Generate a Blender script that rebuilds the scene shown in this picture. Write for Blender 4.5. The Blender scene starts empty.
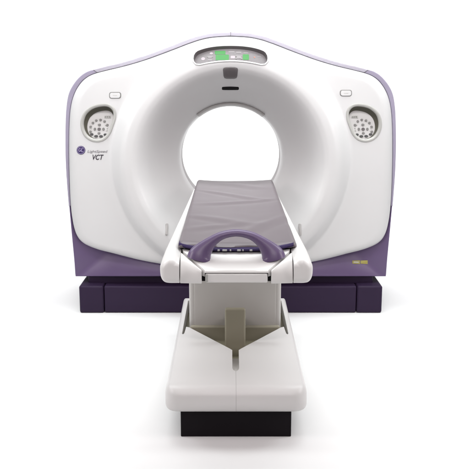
import bpy, bmesh, math
from mathutils import Vector, Matrix
from mathutils.geometry import delaunay_2d_cdt

S = bpy.context.scene
COL = S.collection

# ------------------------------------------------------------------ camera
F_PX, CX, CY, HOR = 815.0, 230.7, 234.5, 70.0      # measured on the 455 x 469 photograph
CAM_H, CAM_D = 1.71, 5.60
TILT = math.atan((CY - HOR) / F_PX)
cam_d = bpy.data.cameras.new("camera")
cam = bpy.data.objects.new("camera", cam_d)
COL.objects.link(cam)
cam.location = (0, -CAM_D, CAM_H)
cam.rotation_euler = (math.pi / 2 - TILT, 0, 0)
cam_d.sensor_width = 36
cam_d.lens = F_PX / 469 * 36
cam_d.shift_x = (227.5 - CX) / 469
cam_d.clip_end = 200
S.camera = cam

# ------------------------------------------------------------------ world (studio ambience)
w = bpy.data.worlds.new("World")
S.world = w
w.use_nodes = True
bg = w.node_tree.nodes["Background"]
bg.inputs[0].default_value = (1.0, 0.93, 0.94, 1)
bg.inputs[1].default_value = 0.05


# ------------------------------------------------------------------ studio lamps, all unseen; several added to balance the light
def area(name, loc, target, sx, sy, power, col=(1, 1, 1), spread=180):
    l = bpy.data.lights.new(name, 'AREA')
    l.shape = 'RECTANGLE'
    l.size, l.size_y, l.energy, l.color = sx, sy, power, col
    l.spread = math.radians(spread)
    o = bpy.data.objects.new(name, l)
    COL.objects.link(o)
    o.location = loc
    d = Vector(target) - Vector(loc)
    o.rotation_euler = d.to_track_quat('-Z', 'Y').to_euler()
    return o


area("overhead_softbox", (0, 0.7, 4.8), (0, 0.7, 0), 6, 2.5, 74, (0.945, 1.0, 1.0), 120)
area("added_boom_light", (0, -0.85, 4.8), (0, -0.95, 0), 5, 1.5, 72, (0.955, 1.0, 1.0), 110)  # added lamp, balances floor shadow against the bore
area("key_softbox", (0, -4.2, 5.2), (0, -0.6, 0.9), 5, 1.8, 17, (1.0, 0.955, 0.955), 80)
area("front_softbox", (0, -6.6, 4.0), (0, -0.6, 1.1), 5, 1.8, 25, (1.0, 0.935, 0.94), 70)
area("added_top_light", (0, -3.2, 4.8), (0, 0, 2.3), 3.5, 0.8, 24, (1, 1, 1), 40)  # added lamp, brightens the upper gantry for the gradient
for sx in (-1, 1):
    area("added_side_light", (4.0 * sx, -0.5, 4.0), (0, -1.1, 0.2), 1.5, 2.0, 26, (0.955, 1.0, 1.0), 90)  # added lamps, light the deck and shape the floor shadows
    area("added_fill_light", (4.4 * sx, -3.2, 2.9), (0, -1.4, 0.7), 1.2, 2.0, 16, (1.0, 0.92, 0.925), 75)  # added fill for the bore walls and floor shadows
area("added_backdrop_light", (0, 2.4, 5.2), (0, 5, 1), 9, 1, 190, (1, 1, 1), 120)  # added lamp, pushes the backdrop to plain white

S.view_settings.view_transform = 'Standard'
S.view_settings.look = 'None'
S.view_settings.exposure = 0.0
S.view_settings.gamma = 1.0
S.cycles.max_bounces = 8
S.cycles.diffuse_bounces = 5


# ------------------------------------------------------------------ photograph pixel -> ray
CT, ST = math.cos(TILT), math.sin(TILT)


def ray(px, py):
    u, v = (px - CX) / F_PX, (py - CY) / F_PX
    return u, CT - v * ST, -ST - v * CT


def at_y(px, py, y):
    d = ray(px, py)
    t = (y + CAM_D) / d[1]
    return Vector((d[0] * t, y, CAM_H + d[2] * t))


def at_z(px, py, z):
    d = ray(px, py)
    t = (z - CAM_H) / d[2]
    return Vector((d[0] * t, -CAM_D + d[1] * t, z))


def to_px(p):
    x, y, z = p[0], p[1] + CAM_D, p[2] - CAM_H
    zc = y * CT - z * ST
    return CX + F_PX * x / zc, CY - F_PX * (z * CT + y * ST) / zc


# ------------------------------------------------------------------ materials
def mat(name, col, rough=0.4, var=0.04, bump=0.0, bscale=300.0, spec=0.5, coat=0.0, vscale=6.0, emit=None):
    m = bpy.data.materials.new(name)
    m.use_nodes = True
    nt = m.node_tree
    b = nt.nodes["Principled BSDF"]
    tc = nt.nodes.new("ShaderNodeTexCoord")
    nz = nt.nodes.new("ShaderNodeTexNoise")
    nz.inputs["Scale"].default_value = vscale
    nz.inputs["Detail"].default_value = 5
    nt.links.new(tc.outputs["Object"], nz.inputs["Vector"])
    mx = nt.nodes.new("ShaderNodeMix")
    mx.data_type = 'RGBA'
    mx.inputs[6].default_value = tuple(c * (1 - var) for c in col) + (1,)
    mx.inputs[7].default_value = tuple(min(1, c * (1 + var)) for c in col) + (1,)
    nt.links.new(nz.outputs[0], mx.inputs[0])
    nt.links.new(mx.outputs[2], b.inputs["Base Color"])
    mr = nt.nodes.new("ShaderNodeMapRange")
    mr.inputs[3].default_value = max(0.03, rough - 0.06)
    mr.inputs[4].default_value = rough + 0.06
    nt.links.new(nz.outputs[0], mr.inputs[0])
    nt.links.new(mr.outputs[0], b.inputs["Roughness"])
    b.inputs["Specular IOR Level"].default_value = spec
    b.inputs["Coat Weight"].default_value = coat
    if bump:
        n2 = nt.nodes.new("ShaderNodeTexNoise")
        n2.inputs["Scale"].default_value = bscale
        n2.inputs["Detail"].default_value = 3
        nt.links.new(tc.outputs["Object"], n2.inputs["Vector"])
        bp = nt.nodes.new("ShaderNodeBump")
        bp.inputs["Strength"].default_value = bump
        bp.inputs["Distance"].default_value = 0.002
        nt.links.new(n2.outputs[0], bp.inputs["Height"])
        nt.links.new(bp.outputs[0], b.inputs["Normal"])
    if emit:
        b.inputs["Emission Color"].default_value = emit[0] + (1,)
        b.inputs["Emission Strength"].default_value = emit[1]
    return m


M = {
    'floor': mat("floor_white", (0.735, 0.727, 0.727), 0.9, 0.0, spec=0.0),
    'wall': mat("backdrop_white", (0.92, 0.92, 0.92), 0.9, 0.0, spec=0.0),
    'white': mat("white_enamel", (0.545, 0.54, 0.542), 0.33, 0.012, 0.03, 500, coat=0.1),
    'tablewhite': mat("table_white", (0.66, 0.645, 0.635), 0.36, 0.015, 0.05, 500),
    'grey': mat("column_grey", (0.47, 0.455, 0.435), 0.45, 0.02, 0.05, 500),
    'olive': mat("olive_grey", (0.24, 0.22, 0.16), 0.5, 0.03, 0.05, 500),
    'column_shade': mat("column_shade_olive", (0.30, 0.28, 0.22), 0.6, 0.03, 0.05, 500, spec=0.2),
    'lavender': mat("lavender_trim", (0.37, 0.35, 0.405), 0.5, 0.02, spec=0.3),
    'side': mat("lilac_side", (0.29, 0.262, 0.345), 0.35, 0.02),
    'purple': mat("purple_skirt", (0.105, 0.069, 0.150), 0.38, 0.05, 0.03),
    'plinth': mat("aubergine_plinth", (0.025, 0.014, 0.037), 0.5, 0.06, 0.03, spec=0.16),
    'handle': mat("purple_handle", (0.108, 0.072, 0.148), 0.34, 0.03, 0.04, spec=0.45),
    'violet': mat("violet_edge", (0.024, 0.011, 0.068), 0.55, 0.05, spec=0.3),
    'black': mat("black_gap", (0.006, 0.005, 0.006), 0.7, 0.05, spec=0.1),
    'darkbase': mat("black_foot", (0.007, 0.005, 0.007), 0.6, 0.05, spec=0.12),
    'darkgrey': mat("dark_grey", (0.10, 0.09, 0.093), 0.4, 0.08),
    'bezel': mat("bezel_grey", (0.36, 0.357, 0.34), 0.4, 0.02),
    'key': mat("keypad_silver", (0.47, 0.46, 0.455), 0.38, 0.03),
    'button': mat("button_grey", (0.16, 0.155, 0.15), 0.4, 0.05),
    'buttonlight': mat("button_pale", (0.62, 0.62, 0.60), 0.35, 0.03),
    'buttondark': mat("button_dark", (0.05, 0.05, 0.05), 0.4, 0.05),
    'panel': mat("display_glass", (0.115, 0.103, 0.108), 0.4, 0.12, vscale=60),
    'green': mat("green_screen", (0.012, 0.06, 0.015), 0.55, 0.1, emit=((0.02, 0.62, 0.05), 0.45), vscale=60),
    'led': mat("pale_led", (0.27, 0.235, 0.255), 0.4, 0.02),
    'red': mat("red_led", (0.30, 0.10, 0.06), 0.3, 0.02),
    'ink': mat("print_ink", (0.03, 0.025, 0.035), 0.5, 0.02),
    'inkgrey': mat("print_grey", (0.17, 0.16, 0.17), 0.5, 0.02),
    'emblem': mat("emblem_purple", (0.022, 0.010, 0.072), 0.4, 0.02),
    'emblemline': mat("emblem_line", (0.36, 0.31, 0.48), 0.4, 0.02),
    'label': mat("yellow_label", (0.30, 0.26, 0.06), 0.5, 0.05),
    'tunnel': mat("tunnel_grey", (0.38, 0.36, 0.37), 0.45, 0.02),
    'lip': mat("window_lip", (0.36, 0.345, 0.34), 0.4, 0.02),
    'recess_shade': mat("recess_shade_wall", (0.075, 0.071, 0.055), 0.55, 0.04, spec=0.25),
    'dispgrey': mat("display_print", (0.17, 0.155, 0.162), 0.4, 0.05),
    'screw': mat("screw_metal", (0.30, 0.29, 0.27), 0.35, 0.05),
}


def fabric():
    m = mat("pad_vinyl", (0.138, 0.117, 0.128), 0.42, 0.03, 0.10, 700, spec=0.35)
    return m


M['pad'] = fabric()


def seamed(name, base, axis_x=0.0):
    """white plastic with the parting line of its two mould halves along x = axis_x"""
    m = mat(name, base, 0.36, 0.015, 0.05, 500)
    nt = m.node_tree
    b = nt.nodes["Principled BSDF"]
    src = b.inputs["Base Color"].links[0].from_socket
    tc = nt.nodes.new("ShaderNodeTexCoord")
    sp = nt.nodes.new("ShaderNodeSeparateXYZ")
    nt.links.new(tc.outputs["Object"], sp.inputs[0])
    s = nt.nodes.new("ShaderNodeMath"); s.operation = 'SUBTRACT'; s.inputs[1].default_value = axis_x
    a = nt.nodes.new("ShaderNodeMath"); a.operation = 'ABSOLUTE'
    lt = nt.nodes.new("ShaderNodeMath"); lt.operation = 'LESS_THAN'; lt.inputs[1].default_value = 0.0016
    mu = nt.nodes.new("ShaderNodeMath"); mu.operation = 'MULTIPLY'; mu.inputs[1].default_value = 0.38
    nt.links.new(sp.outputs[0], s.inputs[0]); nt.links.new(s.outputs[0], a.inputs[0])
    nt.links.new(a.outputs[0], lt.inputs[0]); nt.links.new(lt.outputs[0], mu.inputs[0])
    mx = nt.nodes.new("ShaderNodeMix"); mx.data_type = 'RGBA'
    nt.links.new(mu.outputs[0], mx.inputs[0]); nt.links.new(src, mx.inputs[6])
    mx.inputs[7].default_value = (0.2, 0.19, 0.19, 1)
    nt.links.new(mx.outputs[2], b.inputs["Base Color"])
    return m


M['basewhite'] = seamed("base_white", (0.58, 0.565, 0.56))


# ------------------------------------------------------------------ mesh helpers
def link(name, verts, faces, m, parent=None, sharp=40, loc=(0, 0, 0)):
    me = bpy.data.meshes.new(name)
    me.from_pydata([tuple(v) for v in verts], [], faces)
    bm = bmesh.new(); bm.from_mesh(me)
    bmesh.ops.remove_doubles(bm, verts=bm.verts, dist=1e-5)
    bmesh.ops.recalc_face_normals(bm, faces=bm.faces)
    bm.to_mesh(me); bm.free()
    return finish(name, me, m, parent, sharp, loc)


def finish(name, me, m, parent=None, sharp=40, loc=(0, 0, 0)):
    me.materials.append(m)
    for p in me.polygons:
        p.use_smooth = True
    me.set_sharp_from_angle(angle=math.radians(sharp))
    o = bpy.data.objects.new(name, me)
    COL.objects.link(o)
    o.location = loc
    if parent:
        o.parent = parent
    return o


def loft(rings, closed=True, cap=(True, True)):
    n = len(rings[0]); V = []; Fc = []
    for r in rings:
        V += [Vector(p) for p in r]
    for i in range(len(rings) - 1):
        for j in range(n if closed else n - 1):
            k = (j + 1) % n
            Fc.append((i * n + j, i * n + k, (i + 1) * n + k, (i + 1) * n + j))
    if cap[0]:
        Fc.append(tuple(range(n))[::-1])
    if cap[1]:
        b = (len(rings) - 1) * n
        Fc.append(tuple(range(b, b + n)))
    return V, Fc


def bevelled(o, width, seg=3, angle=30):
    b = o.modifiers.new("edge_round", 'BEVEL')
    b.width, b.segments, b.limit_method, b.angle_limit = width, seg, 'ANGLE', math.radians(angle)
    b.harden_normals = False
    return o


def box(name, x0, x1, y0, y1, z0, z1, m, parent=None, bev=0.0, seg=3):
    v = [(x, y, z) for z in (z0, z1) for x, y in ((x0, y0), (x1, y0), (x1, y1), (x0, y1))]
    f = [(3, 2, 1, 0), (4, 5, 6, 7), (0, 1, 5, 4), (1, 2, 6, 5), (2, 3, 7, 6), (3, 0, 4, 7)]
    o = link(name, v, f, m, parent)
    if bev:
        bevelled(o, bev, seg)
    return o


def catmull(pts, per=8, closed=False):
    out = []; n = len(pts)
    P = [Vector(p) for p in pts]
    rng = n if closed else n - 1
    for i in range(rng):
        if closed:
            a, b, c, d = P[(i - 1) % n], P[i], P[(i + 1) % n], P[(i + 2) % n]
        else:
            a, b, c, d = P[max(i - 1, 0)], P[i], P[i + 1], P[min(i + 2, n - 1)]
        for k in range(per):
            t = k / per
            out.append(0.5 * ((2 * b) + (c - a) * t + (2 * a - 5 * b + 4 * c - d) * t * t + (3 * b - a - 3 * c + d) * t ** 3))
    if not closed:
        out.append(P[-1].copy())
    return out


def pchip(xs, ys):
    n = len(xs)
    h = [xs[i + 1] - xs[i] for i in range(n - 1)]
    d = [(ys[i + 1] - ys[i]) / h[i] for i in range(n - 1)]
    m = [0.0] * n
    m[0], m[-1] = d[0], d[-1]
    for i in range(1, n - 1):
        if d[i - 1] * d[i] > 0:
            w1, w2 = 2 * h[i] + h[i - 1], h[i] + 2 * h[i - 1]
            m[i] = (w1 + w2) / (w1 / d[i - 1] + w2 / d[i])

    def f(x):
        if x <= xs[0]: return ys[0]
        if x >= xs[-1]: return ys[-1]
        lo = 0
        while xs[lo + 1] < x: lo += 1
        t = (x - xs[lo]) / h[lo]
        t2, t3 = t * t, t * t * t
        return ((2 * t3 - 3 * t2 + 1) * ys[lo] + (t3 - 2 * t2 + t) * h[lo] * m[lo]
                + (-2 * t3 + 3 * t2) * ys[lo + 1] + (t3 - t2) * h[lo] * m[lo + 1])
    return f


def empty(name, loc, label, cat):
    o = bpy.data.objects.new(name, None)
    COL.objects.link(o)
    o.location = loc
    o.empty_display_size = 0.2
    o['label'] = label; o['category'] = cat
    return o


def tag(o, label, cat):
    o['label'] = label; o['category'] = cat


# ------------------------------------------------------------------ the studio floor and sweep
def sheet(name, pts_yz, x0, x1, m):
    V = []; Fc = []
    for y, z in pts_yz:
        V += [(x0, y, z), (x1, y, z)]
    for i in range(len(pts_yz) - 1):
        Fc.append((2 * i, 2 * i + 1, 2 * i + 3, 2 * i + 2))
    return link(name, V, Fc, m, None, 80)


fl = sheet("floor", [(-9, 0), (3.4, 0)], -9, 9, M['floor'])
fl['kind'] = 'structure'
sweep = [(3.4, 0)] + [(3.4 + 1.6 * math.sin(a), 1.6 - 1.6 * math.cos(a)) for a in [math.pi / 2 * k / 16 for k in range(1, 17)]] + [(5.0, 6.0)]
bk = sheet("backdrop", sweep, -9, 9, M['wall'])
bk['kind'] = 'structure'

# ------------------------------------------------------------------ GANTRY
gantry = empty("ct_scanner", (0, 0.3, 0), "white and purple CT scanner ring with round open bore and two keypads", "CT scanner")
GL = Vector((0, 0.3, 0))
ZC = 1.085
GX = 230.5


def gpart(name, V, Fc, m, sharp=40, parent=None):
    """parts of the gantry: vertices come in world space"""
    o = link(name, [Vector(v) - GL for v in V], Fc, m, parent or gantry, sharp)
    if parent:
        o.matrix_parent_inverse = Matrix.Identity(4)
    return o


outer_half = [(0, 32), (18, 33), (30, 35.3), (38, 37.5), (44, 39.7), (57, 44.8), (70, 49.8), (83, 54.6), (90.5, 57), (108, 62.4),
              (124, 66.2), (137, 69.6), (144, 72), (151, 77), (157.5, 85), (162, 94.5), (164.2, 108), (165, 124), (165.2, 145),
              (164.6, 168), (163, 192), (160.6, 220), (158.2, 245), (156.6, 262), (155.6, 276)]
inner_half = [(0, 36.5), (18, 37.6), (30, 40), (38, 42.6), (44, 44.7), (57, 49.8), (70, 54.7), (83, 59.4), (95, 63.2), (108, 66.8),
              (124, 70.6), (136, 73.8), (143, 77), (149, 82), (154.5, 90), (158.3, 99.5), (160.6, 112), (161.6, 130), (161.8, 150),
              (161.4, 175), (160.4, 200), (158.6, 218), (155, 233), (148.5, 242.3), (135.5, 248.6), (117, 253.5), (84, 261.5), (40, 268), (0, 270)]


def curv(x):
    """the front of the gantry sweeps back towards its sides"""
    ax = abs(x)
    return 0.07 * ((ax - 0.55) / 0.58) ** 2 if ax > 0.55 else 0.0


def polar(half, y, extra=()):
    """half outline in photo pixels -> list of (angle, radius) about the bore axis on plane y, full circle"""
    pts = [(p.x, p.y) for p in catmull([(a, b, 0) for a, b in half], 6)] + list(extra)
    out = []
    for dx, py in pts:
        p = at_y(GX + dx, py, y)
        p = at_y(GX + dx, py, y + curv(p.x))
        x = max(p.x + 0.0014, 1e-6)
        out.append((math.atan2(x, p.z - ZC), math.hypot(x, p.z - ZC)))
    return out            # angle 0 = up, grows to the right, ends at pi = down


def radial(table):
    tb = sorted(table)

    def R(th):
        a = abs((th + math.pi) % (2 * math.pi) - math.pi)
        if a <= tb[0][0]: return tb[0][1]
        if a >= tb[-1][0]: return tb[-1][1]
        for i in range(len(tb) - 1):
            if tb[i][0] <= a <= tb[i + 1][0]:
                t = (a - tb[i][0]) / max(1e-9, tb[i + 1][0] - tb[i][0])
                # interpolate as a straight chord in the plane
                x0, z0 = tb[i][1] * math.sin(tb[i][0]), tb[i][1] * math.cos(tb[i][0])
                x1, z1 = tb[i + 1][1] * math.sin(tb[i + 1][0]), tb[i + 1][1] * math.cos(tb[i + 1][0])
                s, c = math.sin(a), math.cos(a)
                den = (x1 - x0) * c - (z1 - z0) * s
                if abs(den) < 1e-9: return tb[i][1]
                k = (z0 * s - x0 * c) / den
                return math.hypot(x0 + k * (x1 - x0), z0 + k * (z1 - z0))
    return R


Rw = radial(polar(inner_half, 0.045))
bottom = [(155.55, 276.6)] + [(155.6 * (1 - k / 12), 276.6) for k in range(1, 13)]
Ro = radial(polar(outer_half, 0.06, bottom))

prof = pchip([0.366, 0.370, 0.380, 0.405, 0.45, 0.52, 0.58, 0.615, 0.645, 0.675, 0.71, 0.745, 0.775, 0.80, 0.818, 0.827, 0.85, 3.0],
             [0.44, 0.37, 0.325, 0.272, 0.190, 0.071, -0.030, -0.072, -0.095, -0.104, -0.102, -0.089, -0.063, -0.033, -0.010, -0.003, 0.0, 0.0])


def cover_y(x, z):
    r = math.hypot(x, z - ZC)
    th = math.atan2(x, z - ZC)
    R = Rw(th)
    y = prof(r)
    y += curv(x)
    d = R - r
    wdt = 0.075
    if d < wdt:
        t = min(1.0, (wdt - d) / wdt)
        y += 0.055 * (1 - math.sqrt(max(0.0, 1 - t * t)))
    return y


def on_cover(px, py):
    lo = -0.13
    f0 = None
    k = 0
    y = lo
    while y < 0.46:
        p = at_y(px, py, y)
        g = cover_y(p.x, p.z) - y
        if g <= 0 and k:
            a, b = y - 0.01, y
            for _ in range(24):
                c = (a + b) / 2
                q = at_y(px, py, c)
                if cover_y(q.x, q.z) - c > 0: a = c
                else: b = c
            return at_y(px, py, (a + b) / 2)
        y += 0.01; k += 1
    return at_y(px, py, 0.4)


def cover_n(p):
    e = 0.004
    dx = (cover_y(p.x + e, p.z) - cover_y(p.x - e, p.z)) / (2 * e)
    dz = (cover_y(p.x, p.z + e) - cover_y(p.x, p.z - e)) / (2 * e)
    return Vector((dx, -1, dz)).normalized()


def lift(px, py, h):
    p = on_cover(px, py)
    return p + cover_n(p) * h


def inside(px, py, poly):
    c = False
    n = len(poly)
    for i in range(n):
        x0, y0 = poly[i][0], poly[i][1]
        x1, y1 = poly[(i + 1) % n][0], poly[(i + 1) % n][1]
        if (y0 > py) != (y1 > py) and px < (x1 - x0) * (py - y0) / (y1 - y0) + x0:
            c = not c
    return c


# outlines of the recesses in photo pixels
tear_outer = [(p.x, p.y) for p in catmull([(104.0, 103.3, 0), (111.5, 105.3, 0), (115.9, 111, 0), (116, 119, 0), (113.2, 127.5, 0), (109.8, 135, 0), (104.5, 140.2, 0),
                                           (97, 142.2, 0), (89.5, 140.3, 0), (84, 135.5, 0), (80.9, 128, 0), (81, 119.5, 0), (84.5, 111.7, 0), (92.5, 105.6, 0)], 5, True)]
tc_x = sum(p[0] for p in tear_outer) / len(tear_outer)
tc_y = sum(p[1] for p in tear_outer) / len(tear_outer)


def inset(poly, d):
    n = len(poly); out = []
    A = sum(poly[i][0] * poly[(i + 1) % n][1] - poly[(i + 1) % n][0] * poly[i][1] for i in range(n))
    s = 1 if A > 0 else -1
    for i in range(n):
        x0, y0 = poly[i - 1]; x1, y1 = poly[(i + 1) % n]
        tx, ty = x1 - x0, y1 - y0
        l = math.hypot(tx, ty) or 1
        out.append((poly[i][0] - s * ty / l * d, poly[i][1] + s * tx / l * d))
    return out


tear_inner = inset(tear_outer, 3.1)


def mirror(poly):
    return [(2 * GX + 1.3 - x, y) for x, y in poly]


# keypad on the right sits at the mirrored place
disp_outer = []
for k in range(25):
    t = k / 24
    x = 197.5 + (263.5 - 197.5) * t
    disp_outer.append((x, 45.9 + 0.0030 * (x - 230.5) ** 2 + 1.6e-6 * (x - 230.5) ** 4))
disp_r = [(265.6, 52.8), (267.1, 55.5), (267.5, 58.5), (266.8, 61.6), (264.8, 63.6)]
disp_bot = [(261.0 - 61.0 * k / 24, 60.2 + 0.0040 * (261.0 - 61.0 * k / 24 - 230.5) ** 2) for k in range(25)]
disp_l = [(196.2, 63.6), (194.2, 61.6), (193.5, 58.5), (193.9, 55.5), (195.4, 52.8)]
disp_inner = disp_outer + disp_r + disp_bot + disp_l
disp_lip = inset(disp_inner, -2.0)

holes = [inset(tear_outer, 1.6), mirror(inset(tear_outer, 1.6)), inset(disp_inner, -0.9)]

# --- white front cover -------------------------------------------------
NT = 432
V = []; Fc = []
rings_n = 0
for i in range(NT):
    th = -math.pi + 2 * math.pi * i / NT
    R = Rw(th)
    r1 = min(0.87, R - 0.05)
    rs = [0.366 + (r1 - 0.366) * (k / 74) for k in range(75)]
    nb = 44
    rs += [r1 + (R - r1) * (1 - (1 - k / nb) ** 1.6) for k in range(1, nb + 1)]
    col = []
    for r in rs:
        x, z = r * math.sin(th), ZC + r * math.cos(th)
        col.append((x, cover_y(x, z), z))
    # return flange
    x, y, z = col[-1]
    col.append((x * 0.999, y + 0.06, z))
    V += col
    rings_n = len(col)
for i in range(NT):
    a, b = i * rings_n, ((i + 1) % NT) * rings_n
    for k in range(rings_n - 1):
        f = (a + k, a + k + 1, b + k + 1, b + k)
        c = sum((Vector(V[q]) for q in f), Vector()) / 4
        if c.z > 1.0 and k < rings_n - 3:
            px, py = to_px(c)
            if any(inside(px, py, h) for h in holes):
                continue
        Fc.append(f)
cover = gpart("front_cover", V, Fc, M['white'], 60)


# --- side shell (lavender trim, lilac sides, purple skirt) --------------------
def shell_band(name, a0, a1, m, n=60, both=False, facef=None, depth=0.80):
    """strip of the outer shell between polar angles a0..a1 (0 = up)"""
    rings = []
    for i in range(n + 1):
        th = a0 + (a1 - a0) * i / n
        rw, ro = Rw(th), Ro(th)
        s, c = math.sin(th), math.cos(th)
        face_y = 0.050 + curv(ro * s)
        gap = 0.003
        w = max(0.012, ro - rw - gap)
        path = [(rw - 0.03, face_y + 0.045), (rw + gap, face_y + 0.03), (rw + gap, face_y + 0.006), (rw + gap + 0.004, face_y),
                (rw + gap + w * 0.5, face_y - 0.001), (ro - min(0.004, w * 0.2), face_y), (ro - 0.0012, face_y + 0.0015), (ro, face_y + 0.005),
                (ro, depth - 0.05), (ro - 0.02, depth), (ro - 0.2, depth + 0.02)]
        rings.append([(r * s, y, ZC + r * c) for r, y in path])
    Vv, Ff = loft(rings, False, (False, False))
    nn = len(rings[0])
    Ff.append(tuple(range(nn))); Ff.append(tuple(range(n * nn, (n + 1) * nn))[::-1])
    return gpart(name, Vv, Ff, m, 14)


def ang(dx, py, y=0.06):
    p = at_y(GX + dx, py, y)
    return math.atan2(p.x, p.z - ZC)


a_notch = ang(136.6, 71)
a_low = ang(161.5, 207)
shell_band("top_trim", 0.0016, a_notch - 0.002, M['lavender'], 90)
shell_band("top_trim", -a_notch + 0.002, -0.0016, M['lavender'], 90)
shell_band("side_panel", a_notch + 0.002, a_low, M['side'], 90)
shell_band("side_panel", -a_low, -a_notch - 0.002, M['side'], 90)


# dark rubber joints where the trim strips meet
for a0, a1 in ((-0.0022, 0.0022), (a_notch - 0.0035, a_notch + 0.0035), (-a_notch - 0.0035, -a_notch + 0.0035)):
    rings = []
    for th in (a0, a1):
        rw, ro = Rw(th), Ro(th)
        s_, c_ = math.sin(th), math.cos(th)
        d_ = 0.0004 if a0 < 0 < a1 else -0.004
        fy = 0.050 + curv(ro * s_)
        rings.append([(r * s_, y, ZC + r * c_) for r, y in [(rw + 0.002, fy + 0.02), (rw + 0.004, fy - d_), (ro - 0.002, fy - d_), (ro + d_, fy + 0.004), (ro + d_, 0.7), (rw + 0.002, 0.7)]])
    Vv, Ff = loft(rings, True, (True, True))
    gpart("trim_joint", Vv, Ff, M['darkgrey'], 30)


# skirt: from the white cover's lower edge to the straight bottom line
p_c = at_y(GX + 155.55, 276.6, 0.06)
p_c = at_y(GX + 155.55, 276.6, 0.06 + curv(p_c.x))
a_corner = math.atan2(p_c.x, p_c.z - ZC)
skirt_angles = [a_low + (2 * math.pi - 2 * a_low) * i / 160 for i in range(161)]
for ac in (a_corner, 2 * math.pi - a_corner):
    skirt_angles[min(range(161), key=lambda i: abs(skirt_angles[i] - ac))] = ac


def skirt_y(x, z):
    r, th = math.hypot(x, z - ZC), math.atan2(x, z - ZC)
    rw, ro = Rw(th), Ro(th)
    t = max(0.0, min(1.0, (r - rw - 0.004) / (ro - 0.012 - rw)))
    return 0.082 + curv(ro * math.sin(th)) - 0.024 * math.sin(t * math.pi / 2)


def on_skirt(px, py, proud):
    y = 0.07
    for _ in range(12):
        p = at_y(px, py, y)
        y = skirt_y(p.x, p.z) - proud
    return at_y(px, py, y)


def skirt():
    rings = []
    n = 160
    for i in range(n + 1):
        th = skirt_angles[i]
        rw, ro = Rw(th), Ro(th)
        s, c = math.sin(th), math.cos(th)
        gap = 0.004
        cv = curv(ro * s)
        path = [(rw - 0.04, 0.13 + cv), (rw - 0.012, 0.095 + cv)]
        for k in range(9):
            t = k / 8
            path.append((rw + gap + (ro - 0.008 - rw - gap) * t, 0.082 + cv - 0.024 * math.sin(t * math.pi / 2)))
        path += [(ro - 0.002, 0.062 + cv), (ro, 0.072 + cv), (ro, 0.75), (ro - 0.02, 0.80), (ro - 0.2, 0.82)]
        rings.append([(r * s, y, ZC + r * c) for r, y in path])
    Vv, Ff = loft(rings, False, (False, False))
    return gpart("skirt", Vv, Ff, M['purple'], 35)


sk = skirt()

# rear cover and tunnel
rings = []
for i in range(97):
    th = 2 * math.pi * i / 96
    s, c = math.sin(th), math.cos(th)
    ro = Ro(th)
    path = [(ro - 0.2, 0.82), (0.62, 0.86), (0.50, 0.84), (0.42, 0.76), (0.40, 0.70)]
    rings.append([(r * s, y, ZC + r * c) for r, y in path])
Vv, Ff = loft(rings, False, (False, False))
gpart("rear_cover", Vv, Ff, M['white'], 60)
rings = []
for i in range(129):
    th = 2 * math.pi * i / 128
    s, c = math.sin(th), math.cos(th)
    rings.append([(r * s, y, ZC + r * c) for r, y in [(0.380, 0.445), (0.368, 0.448), (0.367, 0.452), (0.367, 0.60), (0.372, 0.66), (0.40, 0.70)]])
Vv, Ff = loft(rings, False, (False, False))
gpart("bore_tunnel", Vv, Ff, M['tunnel'], 60)


# laser window lip along the top of the bore mouth
def arc_lip(a0, a1, n=48):
    rings = []
    for i in range(n + 1):
        th = a0 + (a1 - a0) * i / n
        s, c = math.sin(th), math.cos(th)
        path = [(0.396, 0.34), (0.399, 0.296), (0.397, 0.278), (0.391, 0.275), (0.381, 0.292), (0.373, 0.32), (0.368, 0.36), (0.3655, 0.41), (0.3655, 0.44), (0.37, 0.445)]
        rings.append([(r * s, y, ZC + r * c) for r, y in path])
    return loft(rings, False, (False, False)) + (rings,)


Vv, Ff, rr = arc_lip(-0.66, 0.66)
nn = len(rr[0])
Ff.append(tuple(range(nn))); Ff.append(tuple(range(len(Vv) - nn, len(Vv)))[::-1])
gpart("light_window", Vv, Ff, M['lip'], 30)

# plinth: two end blocks and a long middle
PX0, PX1 = -1.083, 1.083
for sgn, nm in ((-1, "plinth_end"), (1, "plinth_end")):
    x0, x1 = (PX0, -0.908) if sgn < 0 else (0.902, PX1)
    o = box(nm, x0, x1, 0.022 - 0.3, 0.78 - 0.3, 0.0, 0.200, M['plinth'], gantry, 0.014)
box("plinth", -0.904, 0.898, 0.024 - 0.3, 0.76 - 0.3, 0.002, 0.198, M['plinth'], gantry, 0.012)
box("plinth_neck", -1.03, 1.03, 0.12 - 0.3, 0.7 - 0.3, 0.19, 0.30, M['plinth'], gantry, 0.01)


# --- surface-hugging details -------------------------------------------------
def patch(name, poly, h, m, parent=None, edge=0.0015, hf=None, rings=3, sharp=50):
    """raised plate following the front cover; poly in photo pixels, h metres proud of the cover"""
    n = len(poly)
    cx = sum(p[0] for p in poly) / n; cy = sum(p[1] for p in poly) / n
    hf = hf or (lambda x, y: 0.0)
    R = []
    R.append([lift(x, y, hf(x, y) - 0.004) for x, y in poly])
    R.append([lift(x, y, hf(x, y) + h - edge) for x, y in poly])
    for k in range(rings):
        s = 1 - 0.06 - k * (0.85 / rings)
        R.append([lift(cx + (x - cx) * s, cy + (y - cy) * s, hf(x, y) + h if not hf else hf(cx + (x - cx) * s, cy + (y - cy) * s) + h) for x, y in poly])
    Vv, Ff = loft(R, True, (False, True))
    return gpart(name, Vv, Ff, m, sharp, parent)


def ellipse(cx, cy, rx, ry, n=24, rot=0.0):
    c, s = math.cos(rot), math.sin(rot)
    return [(cx + rx * math.cos(a) * c - ry * math.sin(a) * s, cy + rx * math.cos(a) * s + ry * math.sin(a) * c)
            for a in [2 * math.pi * k / n for k in range(n)]]


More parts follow.
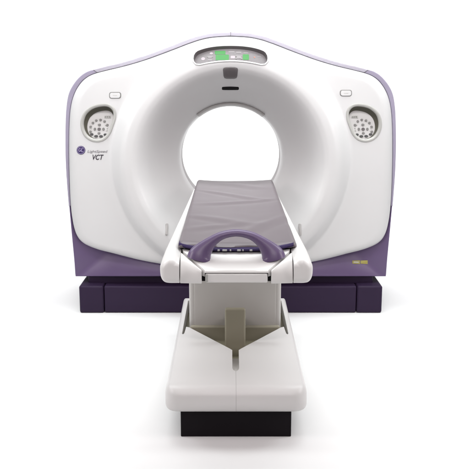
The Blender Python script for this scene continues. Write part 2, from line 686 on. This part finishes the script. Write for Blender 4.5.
def rrect(cx, cy, hx, hy, r, n=5, rot=0.0):
    P = []
    for qx, qy, a0 in ((1, 1, 0), (-1, 1, math.pi / 2), (-1, -1, math.pi), (1, -1, 1.5 * math.pi)):
        for k in range(n):
            a = a0 + math.pi / 2 * k / (n - 1)
            P.append((qx * (hx - r) + r * math.cos(a), qy * (hy - r) + r * math.sin(a)))
    c, s = math.cos(rot), math.sin(rot)
    return [(cx + x * c - y * s, cy + x * s + y * c) for x, y in P]


def keypad(mir):
    mx = (lambda P: mirror(P)) if mir else (lambda P: P)
    to, ti = mx(tear_outer), mx(tear_inner)
    y0, y1 = min(p[1] for p in ti), max(p[1] for p in ti)

    def depth(x, y):
        t = (y - y0) / (y1 - y0)
        return -(0.040 * (1 - t) ** 1.0 + 0.012)
    mid = [((a[0] * 0.75 + b[0] * 0.25), (a[1] * 0.75 + b[1] * 0.25)) for a, b in zip(to, ti)]
    mid2 = [((a[0] * 0.25 + b[0] * 0.75), (a[1] * 0.25 + b[1] * 0.75)) for a, b in zip(to, ti)]
    R = [[lift(x, y, -0.004) for x, y in to], [lift(x, y, 0.003) for x, y in to], [lift(x, y, 0.006) for x, y in mid],
         [lift(x, y, 0.004) for x, y in mid2], [lift(x, y, -0.003) for x, y in ti], [lift(x, y, -0.008) for x, y in ti]]
    Vv, Ff = loft(R, True, (False, False))
    bz = gpart("keypad_bezel", Vv, Ff, M['bezel'], 50)
    ax, ay = mx([(103.5, 139.0)])[0]
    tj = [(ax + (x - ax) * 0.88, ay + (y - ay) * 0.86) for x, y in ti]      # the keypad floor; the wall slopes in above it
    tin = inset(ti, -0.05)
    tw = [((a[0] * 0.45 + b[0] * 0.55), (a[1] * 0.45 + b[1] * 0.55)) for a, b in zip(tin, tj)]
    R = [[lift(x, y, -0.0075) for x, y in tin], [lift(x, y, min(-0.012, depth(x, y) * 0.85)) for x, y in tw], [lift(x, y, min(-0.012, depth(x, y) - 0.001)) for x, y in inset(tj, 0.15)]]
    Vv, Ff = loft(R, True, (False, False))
    gpart("recess_shade_wall", Vv, Ff, M['recess_shade'], 50)  # dark olive and inward slope stand in for shade below the upper rim
    n = len(tj)
    cx = sum(p[0] for p in tj) / n; cy = sum(p[1] for p in tj) / n
    R = []
    for s in (1.0, 0.75, 0.5, 0.25, 0.05):
        R.append([lift(cx + (x - cx) * s, cy + (y - cy) * s, depth(cx + (x - cx) * s, cy + (y - cy) * s)) for x, y in tj])
    Vv, Ff = loft(R, True, (False, True))
    kp = gpart("keypad", Vv, Ff, M['key'], 60)
    f1 = lambda p: mx([p])[0]

    def btn(name, x, y, rx, ry, m, rot=0.0, h=0.006):
        x, y = f1((x, y))
        patch(name, ellipse(x, y, rx, ry, 16, -rot if mir else rot), h, M[m], kp, hf=depth, rings=2)
    # arc of round keys
    ccx, ccy = 98.2, 129.3
    for a in (-196, -166, -138, -112, -84, -56, -26):
        btn("button", ccx + 9.0 * math.cos(math.radians(a)), ccy + 9.2 * math.sin(math.radians(a)), 1.25, 1.15, 'button')
    for a in (-200, -172, -40, -8, 14):
        btn("button", ccx + 8.2 * math.cos(math.radians(a)), ccy + 6.2 * math.sin(math.radians(a)), 0.7, 0.6, 'bezel', h=0.004)
    # direction cross
    btn("button", ccx, ccy - 4.3, 1.5, 1.1, 'button')
    btn("button", ccx, ccy + 4.0, 1.4, 1.0, 'button')
    btn("button", ccx - 4.3, ccy, 1.2, 1.4, 'button')
    btn("button", ccx + 4.3, ccy, 1.2, 1.4, 'button')
    btn("button", ccx, ccy, 1.7, 1.5, 'darkgrey')
    # dark lower row
    for dx, dy, rx in ((-7.2, 5.2, 1.7), (-2.7, 7.0, 1.9), (2.2, 7.1, 1.9), (6.4, 5.4, 1.6)):
        btn("button", ccx + dx, ccy + dy, rx, 1.15, 'buttondark')
    # small readout at the upper end
    x, y = f1((106.2, 117.2))
    patch("readout", rrect(x, y, 3.3, 1.3, 0.6), 0.003, M['bezel'], kp, hf=depth, rings=2)
    for k in range(3):
        x, y = f1((104.3 + 1.9 * k, 117.2))
        patch("button", ellipse(x, y, 0.6, 0.6, 10), 0.005, M['button'], kp, hf=depth, rings=1)


keypad(False)
keypad(True)

# microphone / intercom pills above the keypads
for cxp, cyp in ((115.2, 95.2), (345.8, 93.0)):
    o = patch("intercom_plate", rrect(cxp, cyp, 6.0, 3.3, 2.3), 0.003, M['button'])
    patch("intercom_key", rrect(cxp, cyp + 0.25, 5.2, 2.55, 1.8), 0.007, M['white'], edge=0.003)
    patch("intercom_mark", rrect(cxp, cyp + 0.2, 2.2, 0.35, 0.3), 0.0078, M['bezel'], edge=0.0004, rings=1)

# display band at the crown of the ring
lip_mid = inset(disp_inner, -1.0)
R = [[lift(x, y, -0.003) for x, y in disp_lip], [lift(x, y, 0.004) for x, y in inset(disp_inner, -1.6)], [lift(x, y, 0.007) for x, y in lip_mid],
     [lift(x, y, 0.005) for x, y in inset(disp_inner, -0.3)], [lift(x, y, 0.0) for x, y in disp_inner]]
Vv, Ff = loft(R, True, (False, False))
gpart("display_bezel", Vv, Ff, M['white'], 60)
R = [[lift(x, y, 0.001) for x, y in inset(disp_inner, -0.05)], [lift(x, y, -0.04) for x, y in inset(disp_inner, -0.05)]]
Vv, Ff = loft(R, True, (False, False))
gpart("display_rim_shade", Vv, Ff, M['darkgrey'], 60)  # inner wall coloured dark in place of the lip's shadow
# glass: quads between top and bottom curve


def glass_point(x, y, h=0.0):
    y0 = 44.6 + 0.0030 * (x - 230.5) ** 2; y1 = 61.6 + 0.0034 * (x - 230.5) ** 2
    a, b = lift(x, y0, -0.020), lift(x, y1, -0.014)
    p = a.lerp(b, (y - y0) / (y1 - y0))
    nrm = Vector((1, 0, 0)).cross(a - b).normalized()
    if nrm.y > 0: nrm = -nrm
    return p + nrm * h


n = 40
Vg = []; Fg = []
for i in range(n + 1):
    x = 193.2 + (267.8 - 193.2) * i / n
    for k in range(7):
        y0 = 44.6 + 0.0030 * (x - 230.5) ** 2; y1 = 61.6 + 0.0034 * (x - 230.5) ** 2
        y = y0 + (y1 - y0) * k / 6
        Vg.append(glass_point(x, y))
for i in range(n):
    for k in range(6):
        Fg.append((i * 7 + k, i * 7 + k + 1, (i + 1) * 7 + k + 1, (i + 1) * 7 + k))
glass = gpart("display_panel", Vg, Fg, M['panel'], 60)
def dp(name, poly, m, h=0.0015):
    cx = sum(p[0] for p in poly) / len(poly); cy = sum(p[1] for p in poly) / len(poly)
    R_ = [[glass_point(x, y, -0.002) for x, y in poly], [glass_point(x, y, h) for x, y in poly],
          [glass_point(cx + (x - cx) * 0.5, cy + (y - cy) * 0.5, h) for x, y in poly]]
    Vv_, Ff_ = loft(R_, True, (False, True))
    gpart(name, Vv_, Ff_, M[m], 50, glass)


dp("green_readout", rrect(220.0, 51.0, 5.4, 2.0, 0.3), 'green')
dp("green_readout", rrect(222.2, 56.6, 6.7, 3.1, 0.3), 'green')
dp("green_readout", rrect(246.0, 56.2, 3.1, 3.2, 0.6), 'green')
dp("indicator", ellipse(211.0, 51.8, 1.7, 1.3), 'led')
dp("indicator", ellipse(202.8, 57.9, 2.0, 1.8), 'led')
dp("indicator", rrect(232.9, 56.4, 2.2, 1.6, 0.5), 'led')
dp("indicator", ellipse(254.8, 56.2, 0.9, 0.7), 'red')
for x, y, hx, hy in ((209.8, 56.0, 2.4, 1.2), (239.2, 56.2, 2.6, 1.8), (231.5, 50.2, 3.0, 0.9), (238.8, 50.8, 2.6, 0.9), (246, 51.4, 2.4, 0.6), (209.6, 59.4, 2.2, 0.8), (259.5, 55.4, 2.0, 0.4)):
    dp("indicator", rrect(x, y, hx, hy, 0.4), 'dispgrey')
for x, y in ((236.2, 55.2), (241.6, 55.2), (236.2, 58.2), (241.6, 58.2), (207.4, 55.6), (212, 55.6)):
    dp("indicator", rrect(x, y, 0.7, 0.7, 0.2), 'button', 0.003)

# camera window and slot on the upper flare
patch("sensor_window", [(223.6, 67.9), (226, 67.2), (230.4, 67.0), (235, 67.2), (237.4, 67.9), (238.0, 69.5), (237.4, 75.8), (236.6, 77.9), (234.5, 78.6),
                        (230.4, 78.7), (226.4, 78.6), (224.4, 77.9), (223.5, 75.8), (222.9, 69.5)], 0.005, M['darkgrey'], edge=0.003)
patch("slot", rrect(230.4, 88.4, 8.5, 1.5, 1.0), 0.002, M['black'])

# small guide catches beside the couch
for xs in (166.3, 300.2):
    patch("guide_catch", rrect(xs, 229.5, 1.2, 5.6, 0.8), 0.014, M['lip'], edge=0.005)

# badge with monogram, and the model lettering
bd = patch("badge", ellipse(81.1, 150.2, 4.3, 4.3, 40), 0.003, M['emblem'], edge=0.001)


def stroke(name, pts, wpx, m, h, parent):
    """thin printed line following the cover, points in photo pixels"""
    P = catmull([(a, b, 0) for a, b in pts], 6)
    Vv = []; Ff = []
    for i, p in enumerate(P):
        q = P[min(i + 1, len(P) - 1)] - P[max(i - 1, 0)]
        l = q.length or 1
        nx, ny = -q.y / l * wpx / 2, q.x / l * wpx / 2
        Vv += [lift(p.x + nx, p.y + ny, h), lift(p.x - nx, p.y - ny, h)]
    for i in range(len(P) - 1):
        Ff.append((2 * i, 2 * i + 1, 2 * i + 3, 2 * i + 2))
    return gpart(name, Vv, Ff, m, 60, parent)


bx, by = 81.1, 150.2
ring = [(bx + 3.55 * math.cos(a), by + 3.55 * math.sin(a)) for a in [2 * math.pi * k / 24 for k in range(25)]]
stroke("badge_ring", ring, 0.32, M['emblemline'], 0.0036, bd)
stroke("badge_letter", [(bx - 0.3, by - 1.5), (bx - 1.1, by - 1.9), (bx - 2.0, by - 0.9), (bx - 2.1, by + 0.6), (bx - 1.3, by + 1.4), (bx - 0.5, by + 0.7),
                        (bx - 0.4, by - 0.2), (bx - 1.2, by + 0.1)], 0.5, M['emblemline'], 0.0038, bd)
stroke("badge_letter", [(bx + 2.0, by - 1.4), (bx + 1.2, by - 1.9), (bx + 0.5, by - 1.1), (bx + 1.0, by - 0.3), (bx + 0.4, by + 0.4), (bx + 0.6, by + 1.4),
                        (bx + 1.5, by + 1.6), (bx + 2.2, by + 0.9)], 0.5, M['emblemline'], 0.0038, bd)


def text(name, body, px, py, height_px, m, shear=0.25, width_px=None, bold=0.0):
    cu = bpy.data.curves.new(name, 'FONT')
    cu.body = body; cu.shear = shear; cu.offset = bold
    cu.align_x = 'CENTER'
    tmp = bpy.data.objects.new(name, cu)
    COL.objects.link(tmp)
    dg = bpy.context.evaluated_depsgraph_get()
    me = bpy.data.meshes.new_from_object(tmp.evaluated_get(dg))
    bpy.data.objects.remove(tmp)
    xs = [v.co.x for v in me.vertices]; ys = [v.co.y for v in me.vertices]
    x0, x1, y0, y1 = min(xs), max(xs), min(ys), max(ys)
    sy = height_px / (y1 - y0)
    sx = (width_px / (x1 - x0)) if width_px else sy
    for v in me.vertices:
        p = lift(px + (v.co.x - (x0 + x1) / 2) * sx, py - (v.co.y - (y0 + y1) / 2) * sy, 0.0018)
        v.co = p - GL
    return finish(name, me, m, gantry, 60)


text("lettering", "LightSpeed", 97.6, 151.8, 3.3, M['inkgrey'], 0.2, 20.0, 0.006)
text("lettering", "VCT", 98.3, 157.2, 5.2, M['ink'], 0.3, 11.2, 0.022)

# yellow warning label on the skirt (small plate with two fields)
for x0, x1 in ((352.3, 359.8), (360.5, 367.6)):
    c = [on_skirt(x, y, 0.003) for x, y in ((x0, 263.6), (x1, 264.0), (x1, 260.4), (x0, 260.6))]
    d = [p + Vector((0, 0.008, 0)) for p in c]
    Vv, Ff = loft([d, c], True, (True, True))
    gpart("warning_label", Vv, Ff, M['label'], 30)
c = [on_skirt(x, y, 0.0042) for x, y in ((353.6, 262.6), (358.6, 262.8), (358.6, 261.6), (353.6, 261.5))]
gpart("warning_label", c, [(0, 1, 2, 3)], M['bezel'])

# ------------------------------------------------------------------ PATIENT TABLE
TX = 0.025
table = empty("patient_table", (TX, -1.3, 0), "white patient table with purple bow handle standing in front of the scanner bore", "patient table")
TL = Vector((TX, -1.3, 0))


def tpart(name, V, Fc, m, sharp=40, parent=None):
    """parts of the table: x relative to the table's own centre line, y and z in world metres"""
    return link(name, [Vector(v) - Vector((0, -1.3, 0)) for v in V], Fc, m, parent or table, sharp)


def tbox(name, x0, x1, y0, y1, z0, z1, m, bev=0.0, seg=3, parent=None):
    return box(name, x0, x1, y0 + 1.3, y1 + 1.3, z0, z1, m, parent or table, bev, seg)


def lerp(a, b, t):
    return a + (b - a) * t


# side rails, one each side, with the rounded nose at the front
def rail(sgn):
    sec = catmull([(0.249, 0.912, 0), (0.272, 0.930, 0), (0.292, 0.932, 0), (0.316, 0.915, 0), (0.331, 0.885, 0), (0.335, 0.855, 0), (0.331, 0.822, 0),
                   (0.318, 0.801, 0), (0.295, 0.794, 0), (0.249, 0.794, 0)], 4)
    rings = []
    ccx, ccz = 0.286, 0.862
    ys = [(-2.172, 0.035), (-2.170, 0.022), (-2.165, 0.013), (-2.156, 0.006), (-2.142, 0.002), (-2.12, 0.0), (-2.08, 0), (-2.04, 0), (-2.0, 0), (-1.95, 0), (-1.6, 0), (-1.1, 0), (-0.6, 0), (-0.22, 0), (-0.18, 0.01)]
    for y, ins in ys:
        t = max(0.0, (y + 2.05) / 1.9)
        out = lerp(1.0, 0.40, t)          # rails narrow towards the scanner
        k = max(0.0, min(1.0, (-1.93 - y) / 0.22))
        k = k * k * (3 - 2 * k)
        ring = []
        for p in sec:
            z = p.y
            z -= 0.020 * k * max(0.0, min(1.0, (z - 0.86) / 0.06))      # the nose lies a little lower
            x = p.x
            dx, dz = x - ccx, z - ccz
            if ins:
                d = math.hypot(dx, dz)
                q = max(0.3, (d - ins) / d)
                x, z = (ccx + dx * q if p.x > 0.252 else x), ccz + dz * q
            x = 0.249 + (x - 0.249) * out
            ring.append((sgn * x, y, z))
        rings.append(ring)
    Vv, Ff = loft(rings, True, (True, True))
    tpart("side_rail", Vv, Ff, M['tablewhite'], 45)


rail(-1)
rail(1)

# tray between the rails: sloping top that narrows to the front
tpart("underframe", *loft([[(-0.243, y, 0.802), (0.243, y, 0.802), (0.243, y, z1), (-0.243, y, z1)] for y, z1 in ((-2.13, 0.83), (-2.05, 0.84), (-1.98, 0.905), (-0.2, 0.905))]), M['grey'])
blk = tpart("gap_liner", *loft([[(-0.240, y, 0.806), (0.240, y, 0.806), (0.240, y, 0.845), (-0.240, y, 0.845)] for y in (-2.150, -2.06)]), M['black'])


def tray():
    # plan half-width and height of the ramp along y; front face closed below
    rows = [(-1.985, 0.244, 0.914), (-2.03, 0.236, 0.911), (-2.07, 0.211, 0.900), (-2.11, 0.181, 0.884), (-2.145, 0.154, 0.868), (-2.163, 0.1385, 0.859), (-2.168, 0.1375, 0.853), (-2.168, 0.1375, 0.8465)]
    V = []; F = []
    nx = 12
    for y, hw, z in rows:
        for i in range(nx + 1):
            t = -1 + 2 * i / nx
            V.append((t * hw, y, z - 0.006 * (1 - abs(t) ** 3) * (1 if y > -2.15 else 0)))
    for r in range(len(rows) - 1):
        for i in range(nx):
            a = r * (nx + 1) + i
            F.append((a, a + 1, a + nx + 2, a + nx + 1))
    # side skirts
    for side in (0, nx):
        base = len(V)
        for r, (y, hw, z) in enumerate(rows):
            V.append(((-1 if side == 0 else 1) * hw, y, min(z, 0.83)))
        for r in range(len(rows) - 1):
            F.append((r * (nx + 1) + side, (r + 1) * (nx + 1) + side, base + r + 1, base + r))
    return tpart("end_tray", V, F, M['tablewhite'], 35)


tray()
# front bar below the tray
bar = tbox("front_bar", -0.1355, 0.1355, -2.169, -2.10, 0.803, 0.8435, M['tablewhite'], 0.006)
tbox("bar_stop", -0.1355, -0.124, -2.1725, -2.12, 0.806, 0.841, M['bezel'], 0.002)


# corner plates between tray and rails
def corner(sgn):
    oy = [(-2.080, 0.917), (-2.108, 0.905), (-2.132, 0.885), (-2.149, 0.860), (-2.158, 0.830), (-2.161, 0.805), (-2.158, 0.798)]
    iy = [(-2.165, 0.8575), (-2.168, 0.852), (-2.170, 0.843), (-2.170, 0.832), (-2.170, 0.820), (-2.170, 0.803), (-2.166, 0.798)]
    rows = [[(0.2455, a[0], a[1]), (0.151, b[0], b[1])] for a, b in zip(oy, iy)]
    rings = []
    for k in range(9):
        t = k / 8
        line = []
        for a, b in rows:
            line.append(tuple(lerp(a[i], b[i], t) for i in range(3)))
        back = [(line[-1][0], -2.09, 0.80), (line[0][0], line[0][1] + 0.03, line[0][2] - 0.006)]
        rings.append([(sgn * x, y, z) for x, y, z in line + back])
    Vv, Ff = loft(rings, True, (True, True))
    o = tpart("corner_plate", Vv, Ff, M['tablewhite'], 45)
    bevelled(o, 0.003, 2, 50)


corner(-1)
corner(1)


# purple cradle edge showing under the pad
def cradle():
    V = []; F = []
    xs = [-0.252 + 0.504 * i / 40 for i in range(41)]
    rings = []
    for x in xs:
        up = 0.006 * (abs(x) / 0.262) ** 3
        y0 = -2.035 + 0.02 * (abs(x) / 0.262) ** 4
        z0 = 0.912 + up
        rings.append([(x, -1.975, z0), (x, -1.975, z0 + 0.010), (x, 0.12, z0 + 0.010), (x, 0.12, z0)])
    Vv, Ff = loft(rings, True, (True, True))
    cr = tpart("cradle", Vv, Ff, M['tablewhite'], 40)
    rings = []
    for i in range(61):
        x = -0.259 + 0.518 * i / 60
        a = abs(x) / 0.259
        y0 = -2.034 + 0.030 * a ** 5
        z0 = 0.913 + 0.017 * a ** 3
        h = 0.011 + 0.004 * a ** 2
        rings.append([(x, y0 + 0.004, z0), (x, y0, z0 + h * 0.5), (x, y0 + 0.005, z0 + h), (x, -1.95, z0 + h), (x, -1.95, z0)])
    Vv, Ff = loft(rings, True, (True, True))
    tpart("cradle_edge", Vv, Ff, M['violet'], 40)
    for x, wd in ((-0.079, 0.010), (-0.052, 0.021), (-0.026, 0.007), (0.012, 0.016), (0.030, 0.006), (0.066, 0.012)):
        tbox("hook_tab", x - wd / 2, x + wd / 2, -2.0385, -2.01, 0.9145, 0.9215, M['key'], 0.001, 2)


cradle()


# bow handle: one continuous swept body with broad feet
def handle():
    cl = [(-0.165, -2.078, 0.888), (-0.160, -2.075, 0.905), (-0.142, -2.072, 0.932), (-0.108, -2.069, 0.966), (-0.062, -2.067, 0.993), (0.0, -2.066, 1.004),
          (0.062, -2.067, 0.993), (0.108, -2.069, 0.966), (0.142, -2.072, 0.932), (0.160, -2.075, 0.905), (0.165, -2.078, 0.888)]
    wid = [0.056, 0.053, 0.040, 0.0255, 0.0185, 0.0165, 0.0185, 0.0255, 0.040, 0.053, 0.056]
    thk = [0.040, 0.038, 0.031, 0.025, 0.022, 0.021, 0.022, 0.025, 0.031, 0.038, 0.040]
    P = catmull(cl, 6); W = catmull([(a, b, 0) for a, b in zip(wid, thk)], 6)
    rings = []
    for i, p in enumerate(P):
        t = (P[min(i + 1, len(P) - 1)] - P[max(i - 1, 0)]).normalized()
        if i < 7: t = t.lerp(Vector((0.25, 0, 1)), max(0, 1 - i / 7)).normalized()
        if i > len(P) - 8: t = t.lerp(Vector((0.25, 0, -1)), max(0, 1 - (len(P) - 1 - i) / 7)).normalized()
        n = Vector((0, 1, 0)); n = (n - t * n.dot(t)).normalized()
        b = t.cross(n)
        rings.append([p + b * (W[i].x * math.cos(a)) * 0.98 + n * (W[i].y * math.sin(a)) for a in [2 * math.pi * k / 24 for k in range(24)]])
    Vv, Ff = loft(rings)
    return tpart("bow_handle", Vv, Ff, M['handle'], 60)


handle()

# column under the table top
tbox("column", -0.262, 0.262, -1.12, -0.45, 0.10, 0.801, M['grey'], 0.02, 4)
tbox("column_panel", -0.232, 0.232, -1.1225, -1.10, 0.12, 0.795, M['grey'], 0.003, 2)
for x in (-0.222, 0.205):
    b = []
    for y in (-1.1255, -1.118):
        b.append([(x + 0.006 * math.cos(a), y, 0.535 + 0.006 * math.sin(a)) for a in [2 * math.pi * k / 12 for k in range(12)]])
    tpart("screw", *loft(b), M['screw'])
tbox("column_shade_band", -0.256, 0.256, -1.138, -1.11, 0.12, 0.276, M['column_shade'], 0.012, 4)  # added olive band; its darker tone stands in for shade on the column
tbox("pedal_arm", -0.056, 0.054, -1.42, -1.385, 0.165, 0.462, M['olive'], 0.011, 4)
tbox("pedal_bracket", -0.045, 0.043, -1.386, -1.12, 0.165, 0.33, M['olive'], 0.004, 2)


# base fairing with the V-shaped opening
def base():
    hw, yf, yb, zt, zb = 0.333, -2.065, -0.50, 0.272, 0.152
    rc = 0.075

    def loop(inset_, z):
        P = []
        h, f, b = hw - inset_ * 0.5, yf + inset_, yb - inset_
        r = max(0.01, rc - inset_)
        for cx, cy, a0 in ((-h + r, f + r, math.pi), (h - r, f + r, 1.5 * math.pi)):
            for k in range(9):
                a = a0 + math.pi / 2 * k / 8
                P.append((cx + r * math.cos(a), cy + r * math.sin(a), z))
        P += [(h, lerp(f + r, b, k / 6), z) for k in range(1, 7)]
        P += [(-h, lerp(b, f + r, k / 6), z) for k in range(0, 6)]
        P = [p for i, p in enumerate(P) if (Vector(p) - Vector(P[i - 1])).length > 1e-5]
        return P
    R = [loop(0.05, zb), loop(0.020, zb), loop(0.008, zb + 0.008), loop(0.001, zb + 0.022), loop(0.0, zb + 0.045)]
    for k in range(1, 9):
        a = math.pi / 2 * k / 8
        R.append(loop(0.055 * (1 - math.cos(a)), zt - 0.055 + 0.055 * math.sin(a)))
    Vv, Ff = loft(R, True, (False, False))
    bm = bmesh.new()
    bv = [bm.verts.new(v) for v in Vv]
    for f in Ff:
        bm.faces.new([bv[i] for i in f])
    n = len(R[0])
    outer = bv[-n:]
    # opening: V apex with a finger slot, side gaps beside the column
    fin = 0.017
    hole = [(-0.296, -0.60), (-0.296, -1.262), (-0.291, -1.275), (-0.284, -1.262), (-0.281, -1.20), (-0.279, -1.14), (-0.262, -1.150)]
    hole += [(-fin - 0.015, -1.508), (-fin, -1.535), (-fin, -1.80), (-fin * 0.75, -1.822), (-fin * 0.4, -1.834), (0, -1.838)]
    full = hole + [(-x, y) for x, y in hole[:-1][::-1]]
    hv = [bm.verts.new((x, y, zt)) for x, y in full]
    pts = [Vector((v.co.x, v.co.y)) for v in outer] + [Vector((v.co.x, v.co.y)) for v in hv]
    nn, mm = len(outer), len(hv)
    cons = [(i, (i + 1) % nn) for i in range(nn)] + [(nn + i, nn + (i + 1) % mm) for i in range(mm)]
    cv, _, cf, ov, _, _ = delaunay_2d_cdt(pts, cons, [], 0, 1e-7)
    allv = outer + hv
    back_ix = [o[0] for o in ov]
    opoly = [(p.x, p.y) for p in pts[:nn]]; hpoly = [(p.x, p.y) for p in pts[nn:]]
    for f in cf:
        c = sum((cv[i] for i in f), Vector((0, 0))) / len(f)
        if inside(c.x, c.y, opoly) and not inside(c.x, c.y, hpoly):
            ids = [back_ix[i] for i in f]
            bm.faces.new([allv[i] for i in ids])
    low = [bm.verts.new((v.co.x, v.co.y, zt - 0.006)) for v in hv]
    low2 = [bm.verts.new((v.co.x * 1.0, v.co.y, 0.12)) for v in hv]
    m = len(hv)
    for A, B in ((hv, low), (low, low2)):
        for i in range(m):
            bm.faces.new((A[i], A[(i + 1) % m], B[(i + 1) % m], B[i]))
    bmesh.ops.recalc_face_normals(bm, faces=bm.faces)
    for v in bm.verts:
        v.co.y += 1.3
    me = bpy.data.meshes.new("base_cover")
    bm.to_mesh(me); bm.free()
    return finish("base_cover", me, M['basewhite'], table, 40)


base()
# floor of the well (brown olive lining) and of the finger slot
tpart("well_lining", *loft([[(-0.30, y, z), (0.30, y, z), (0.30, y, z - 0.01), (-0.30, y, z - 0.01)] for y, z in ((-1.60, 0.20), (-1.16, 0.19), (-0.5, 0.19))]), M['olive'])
tpart("slot_lining", *loft([[(-0.05, y, z), (0.05, y, z), (0.05, y, z - 0.01), (-0.05, y, z - 0.01)] for y, z in ((-1.86, 0.2715), (-1.74, 0.255), (-1.52, 0.22))]), M['grey'])
# black foot on the floor
foot = tbox("foot_plinth", -0.262, 0.262, -1.99, -0.55, 0.0, 0.158, M['darkbase'], 0.004)
tbox("vent_strip", -0.12, 0.10, -2.0, -1.985, 0.146, 0.1535, M['olive'], 0.001)


# ------------------------------------------------------------------ MATTRESS PAD
def pad():
    NX, NY = 60, 220
    x0, x1, y0, y1 = -0.268, 0.268, -2.005, 0.125
    top = []
    for j in range(NY + 1):
        t = j / NY
        y = lerp(y0, y1, t)
        row = []
        for i in range(NX + 1):
            s = -1 + 2 * i / NX
            x = s * 0.268
            z = 0.940 + 0.012 * abs(s) ** 2.5
            e = max(0.0, (abs(s) - 0.93) / 0.07)
            z -= 0.016 * e ** 2
            f = max(0.0, 1 - (y - y0) / 0.035)
            z -= 0.014 * f ** 2
            # soft diagonal creases
            def crease(ax, ay, bx, by, w, a):
                dx, dy = bx - ax, by - ay
                L = math.hypot(dx, dy)
                u = ((x - ax) * dx + (y - ay) * dy) / (L * L)
                d = ((x - ax) * dy - (y - ay) * dx) / L
                d += 0.02 * math.sin(u * 5)
                env = math.exp(-((u - 0.5) / 0.42) ** 4)
                return 1.5 * a * env * (math.exp(-(d / w) ** 2) - 0.6 * math.exp(-((d - 1.5 * w) / w) ** 2))
            z += crease(-0.25, -0.35, 0.22, -0.75, 0.035, 0.0035)
            z += crease(-0.25, -0.95, 0.25, -0.70, 0.04, 0.003)
            z += crease(-0.02, -1.9, 0.27, -1.25, 0.045, 0.005)
            z += crease(-0.26, -1.30, 0.15, -1.55, 0.05, 0.0035)
            z += crease(-0.26, -1.75, 0.02, -1.45, 0.04, 0.003)
            z += crease(-0.1, 0.0, 0.25, -0.3, 0.05, 0.003)
            z += 0.0012 * math.sin(9 * x + 5 * y) * math.sin(3.1 * y + 2)
            row.append((x, y + (0.006 * math.sin(31 * x) if j == 0 else 0), z))
        top.append(row)
    V = []; F = []
    W = NX + 1
    for r in top: V += r
    for j in range(NY):
        for i in range(NX):
            a = j * W + i
            F.append((a, a + 1, a + W + 1, a + W))
    # skirt to the underside
    border = [i for i in range(W)] + [j * W + NX for j in range(1, NY + 1)] + [NY * W + i for i in range(NX - 1, -1, -1)] + [j * W for j in range(NY - 1, 0, -1)]
    b0 = len(V)
    for q in border:
        x, y, z = V[q]
        V.append((x * 0.992, y, max(0.925, z - 0.012)))
    nb = len(border)
    for k in range(nb):
        F.append((border[k], border[(k + 1) % nb], b0 + (k + 1) % nb, b0 + k))
    F.append(tuple(b0 + k for k in range(nb)))
    o = link("mattress", [Vector(v) - Vector((0, -0.95, 0.925)) for v in V], F, M['pad'], None, 60, (TX + 0.005, -0.95, 0.925))
    tag(o, "long thin grey vinyl mattress lying on the white patient table", "mattress")


pad()
